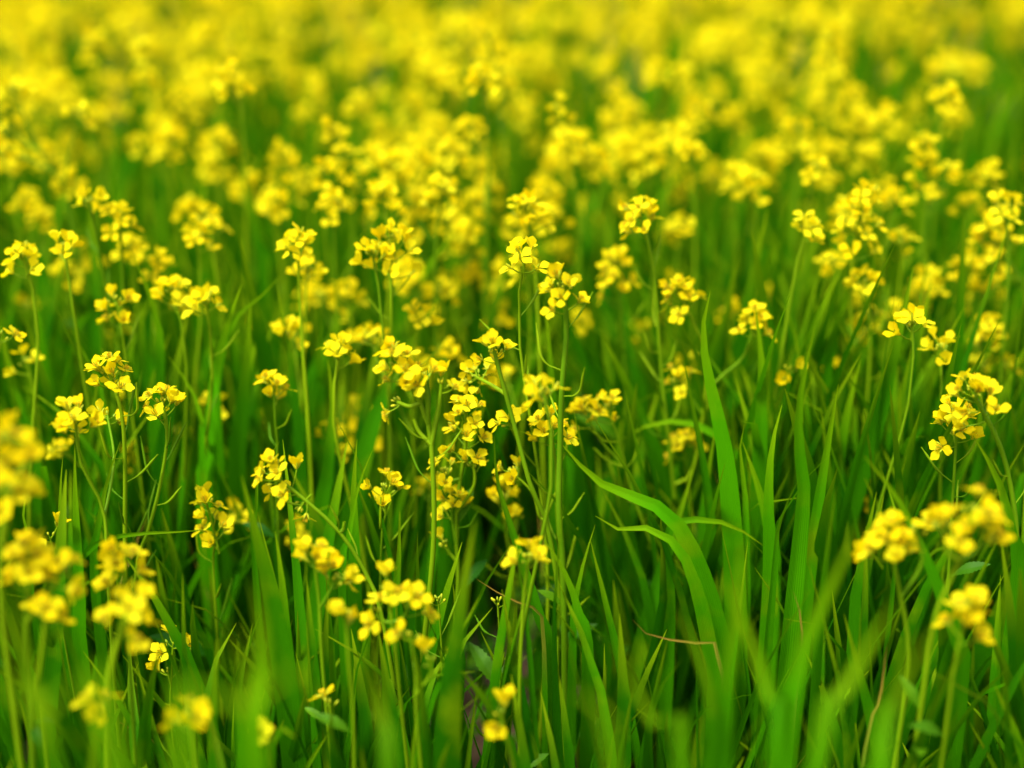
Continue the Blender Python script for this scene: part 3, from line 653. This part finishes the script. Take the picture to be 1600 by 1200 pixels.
tuft('grass tuft of tall broad upright blades standing right of the four-headed mustard', [
    ([(1110, 455), (1098, 520), (1110, 600), (1132, 700), (1144, 820), (1150, 960), (1150, 1080)], 29, 1.36, .85),
    ([(1163, 662), (1156, 700), (1164, 780), (1164, 870), (1160, 1000)], 17, 1.38, .75), ([(1160, 690), (1180, 745), (1200, 820), (1208, 920)], 24, 1.4, .7),
    ([(1222, 632), (1206, 700), (1201, 790), (1204, 890), (1198, 1020)], 24, 1.33, .75), ([(1274, 508), (1252, 600), (1246, 690), (1254, 760), (1244, 880), (1232, 1000)], 30, 1.27, .9),
    ([(1250, 745), (1230, 785), (1215, 830), (1208, 900)], 16, 1.28, .7),
    ([(1068, 560), (1082, 640), (1100, 740), (1112, 860), (1118, 980)], 22, 1.42, .5), ([(1310, 600), (1292, 700), (1276, 800), (1262, 900), (1250, 1010)], 24, 1.36, .7), ([(1180, 480), (1190, 570), (1188, 680), (1184, 800), (1180, 940)], 26, 1.45, .6)])
tuft('grass tuft whose long blades arch left over the dark gap', [
    ([(876, 692), (925, 745), (965, 768), (1010, 782), (1055, 815), (1085, 870), (1112, 950), (1128, 1060)], 28, 1.33, .8),
    ([(930, 806), (962, 826), (1015, 826), (1060, 856), (1088, 920), (1108, 1010), (1118, 1090)], 23, 1.31, .85),
    ([(1192, 852), (1142, 820), (1090, 812), (1052, 812), (1040, 870), (1045, 960)], 18, 1.36, .6)])
tuft('grass tuft with one blade arching over behind the sharp podded stem', [([(972, 686), (1020, 662), (1075, 660), (1120, 680), (1150, 720), (1160, 800)], 18, 1.52, .7), ([(978, 640), (1030, 612), (1080, 608), (1100, 640), (1110, 720)], 14, 1.55, .5)])
tuft('grass tuft of slanting tall blades at right centre, tips reaching the flowers', [
    ([(1340, 395), (1318, 470), (1296, 560), (1284, 660), (1275, 800)], 20, 1.62, .6), ([(1372, 390), (1345, 500), (1325, 620), (1305, 760)], 17, 1.66, .45),
    ([(1428, 415), (1408, 500), (1380, 620), (1350, 720), (1310, 850), (1280, 960)], 30, 1.5, .4), ([(1345, 560), (1325, 640), (1305, 760), (1290, 880)], 24, 1.52, .5), ([(1210, 460), (1235, 500), (1250, 570), (1256, 660)], 16, 1.6, .5)])
tuft('grass blade pair leaning left across the lower right, thin pointed tips', [
    ([(1350, 712), (1400, 775), (1432, 840), (1462, 910), (1490, 990), (1500, 1080)], 22, 1.2, .55), ([(1372, 722), (1396, 790), (1400, 870)], 8, 1.25, .4), ([(1520, 680), (1560, 750), (1580, 830), (1590, 940)], 26, 1.3, .5)])
tuft('near blurred grass fan spreading from the bottom right of centre', [
    ([(1345, 815), (1300, 910), (1258, 1000), (1232, 1100), (1215, 1210)], 44, .92, .65), ([(1400, 940), (1345, 1030), (1305, 1110), (1270, 1220)], 46, .82, .5),
    ([(1130, 900), (1172, 1000), (1205, 1090), (1222, 1190)], 40, .9, .6), ([(1060, 950), (1095, 1040), (1112, 1110), (1120, 1210)], 34, .95, .5), ([(1160, 840), (1150, 960), (1130, 1080), (1120, 1210)], 40, .95, .75),
    ([(1470, 980), (1420, 1040), (1390, 1120), (1370, 1220)], 42, .8, .55)])
tuft('near blurred grass blade lying across the bottom left corner', [([(-40, 1040), (40, 1090), (120, 1150), (190, 1215)], 62, .62, .6), ([(20, 900), (30, 1000), (60, 1110), (90, 1210)], 40, .8, .3)])
tuft('near blurred bright grass blades rising at the bottom, left of centre', [
    ([(396, 905), (412, 990), (408, 1080), (398, 1210)], 54, .84, .9), ([(470, 1040), (400, 1090), (330, 1150), (280, 1215)], 58, .66, .7), ([(362, 980), (385, 1060), (396, 1140), (400, 1215)], 36, .8, .75)])
tuft('near blurred dark grass blades crossing the bottom centre', [([(560, 1010), (590, 1090), (600, 1150), (606, 1215)], 36, .85, .35), ([(960, 1000), (1000, 1090), (1040, 1160), (1070, 1215)], 36, .85, .5), ([(900, 1080), (930, 1140), (960, 1215)], 42, .72, .45)])
tuft('grass tuft of straight pointed blades under the left mustard heads', [
    ([(117, 695), (118, 770), (122, 850), (126, 940), (130, 1040)], 23, 1.3, .55), ([(98, 715), (94, 780), (96, 860), (92, 950)], 15, 1.33, .4), ([(188, 690), (168, 750), (155, 820), (150, 930)], 15, 1.33, .5),
    ([(56, 735), (36, 790), (48, 860), (52, 940)], 14, 1.35, .45), ([(320, 828), (260, 832), (200, 835), (150, 850), (115, 890), (108, 980)], 14, 1.3, .55)])
tuft('grass tuft with broad pale folded blade curving right at its tip, left third', [
    ([(378, 444), (352, 520), (336, 600), (330, 700), (322, 800)], 27, 1.5, .85), ([(440, 430), (400, 470), (365, 500), (346, 560), (340, 680)], 15, 1.5, .9), ([(392, 470), (386, 560), (378, 660), (372, 780)], 26, 1.56, .55)])
tuft('grass tuft with blade sweeping down from the blurred heads, left side', [([(205, 395), (232, 455), (250, 520), (250, 600), (244, 700)], 20, 1.52, .5), ([(108, 506), (128, 545), (150, 590), (168, 660)], 15, 1.5, .55), ([(262, 555), (300, 610), (316, 660), (318, 740)], 13, 1.5, .93)])
tuft('grass tuft of slender blades between the two slanting stems left of centre', [
    ([(582, 704), (560, 760), (545, 840), (535, 930)], 13, 1.33, .65), ([(558, 686), (553, 760), (555, 850), (556, 950)], 22, 1.36, .5), ([(512, 560), (520, 640), (512, 740), (500, 860)], 24, 1.5, .4), ([(430, 830), (440, 900), (446, 980), (450, 1060)], 24, 1.28, .55),
    ([(437, 690), (405, 740), (400, 800), (398, 880)], 10, 1.35, .5), ([(625, 800), (622, 880), (612, 960), (606, 1060)], 16, 1.3, .5)])
tuft('grass tuft leaning left below the bud-topped head, lower centre', [([(772, 680), (775, 745), (790, 800), (815, 880), (840, 960), (862, 1060)], 20, 1.3, .5), ([(846, 838), (880, 890), (905, 960), (918, 1040)], 19, 1.33, .6), ([(930, 820), (912, 880), (900, 940), (896, 1000)], 14, 1.36, .5), ([(745, 905), (785, 930), (822, 950), (850, 1000)], 9, 1.3, .95)])
tuft('grass blades with orange withered tips right of the bottom centre', [([(988, 968), (1010, 990), (1050, 1000), (1100, 1010), (1130, 1060)], 8, 1.25, .97), ([(1240, 925), (1252, 970), (1250, 1040), (1240, 1120)], 8, 1.25, .96), ([(1385, 1010), (1375, 1090), (1350, 1180)], 6, 1.2, .98)])
tuft('grass tuft standing upright behind the loose broad mustard head', [([(968, 500), (962, 560), (960, 640), (962, 740)], 22, 1.68, .5), ([(1010, 480), (1000, 560), (1002, 640)], 18, 1.7, .55), ([(1202, 540), (1198, 620), (1196, 700), (1194, 800)], 22, 1.5, .55), ([(850, 470), (858, 540), (862, 620), (866, 720)], 18, 1.5, .5)])

# ------------------------------------------------------------------ broad-leaved weeds low between the stems
def weed(label, x, y, n, L, seed, z=.12):
    r = random.Random(seed); top = at_height(x, y, z); base = np.array((top[0], top[1] + .01, 0.)); rt = root('weed_plant', base); tag(rt, label, 'weed', 'broad-leaved weeds', 'thing')
    mb = MB(); P = smooth_path([(0, 0, -.01), (r.uniform(-.01, .01), 0, z * .5), (top[0] - base[0], top[1] - base[1], z)], 8); tube(mb, P, np.linspace(.0022, .0012, 8), STEM, 6, .4); link('stem', mb.mesh('stem'), rt)
    for k in range(n):
        a = k * 2.4 + r.uniform(-.4, .4); i = 3 + k % 5; p = P[i]; l = L * r.uniform(.7, 1.15)
        d = unit((math.cos(a), math.sin(a) * .8, r.uniform(.1, .8))); lb = MB(); broad_leaf(lb, p, p + d * l, l * r.uniform(.28, .38), r.uniform(.05, .2), r.uniform(.2, .9), r=r, nrm=(0, -.3, 1)); link('leaf', lb.mesh('leaf'), rt)
weed('low weed with toothed leaves at centre bottom beside the dark soil', 755, 1020, 7, .05, 1)
weed('pale toothed weed leaf standing at the bottom right of centre', 905, 1010, 6, .065, 2, .2)
weed('rounded toothed weed below the straight central stem', 850, 1090, 7, .05, 3)
weed('weed with upright toothed leaves near the bottom left of centre', 600, 1130, 7, .055, 4, .14)
weed('dark weed rosette at the bottom right behind blurred blades', 1390, 1150, 6, .05, 5, .1)
weed('weed with small leaves under the sharp central mustard', 690, 1060, 7, .045, 6, .16)
weed('weed with rough pale leaf beside the four-headed stem foot', 1075, 930, 5, .06, 7, .24)
weed('feathery low weed in the bottom left shade', 262, 1150, 8, .04, 8, .1)
weed('weed behind the left podded stems, leaf tips showing', 140, 520, 6, .05, 9, .4)
weed('low weed at the bottom between two blurred grass fans', 1010, 1130, 6, .05, 10, .12)

wr = random.Random(77)
for k in range(22):
    x, y = wr.uniform(560, 1050) if k < 14 else wr.uniform(60, 1540), wr.uniform(930, 1190)
    if k >= 18: x, y = wr.uniform(250, 1300), wr.uniform(820, 980)
    weed('low leafy weed in the shade, ' + place_words(x, y), x, y, wr.randrange(4, 8), wr.uniform(.03, .055), 100 + k, wr.uniform(.05, .11) if y > 1050 else wr.uniform(.08, .2))
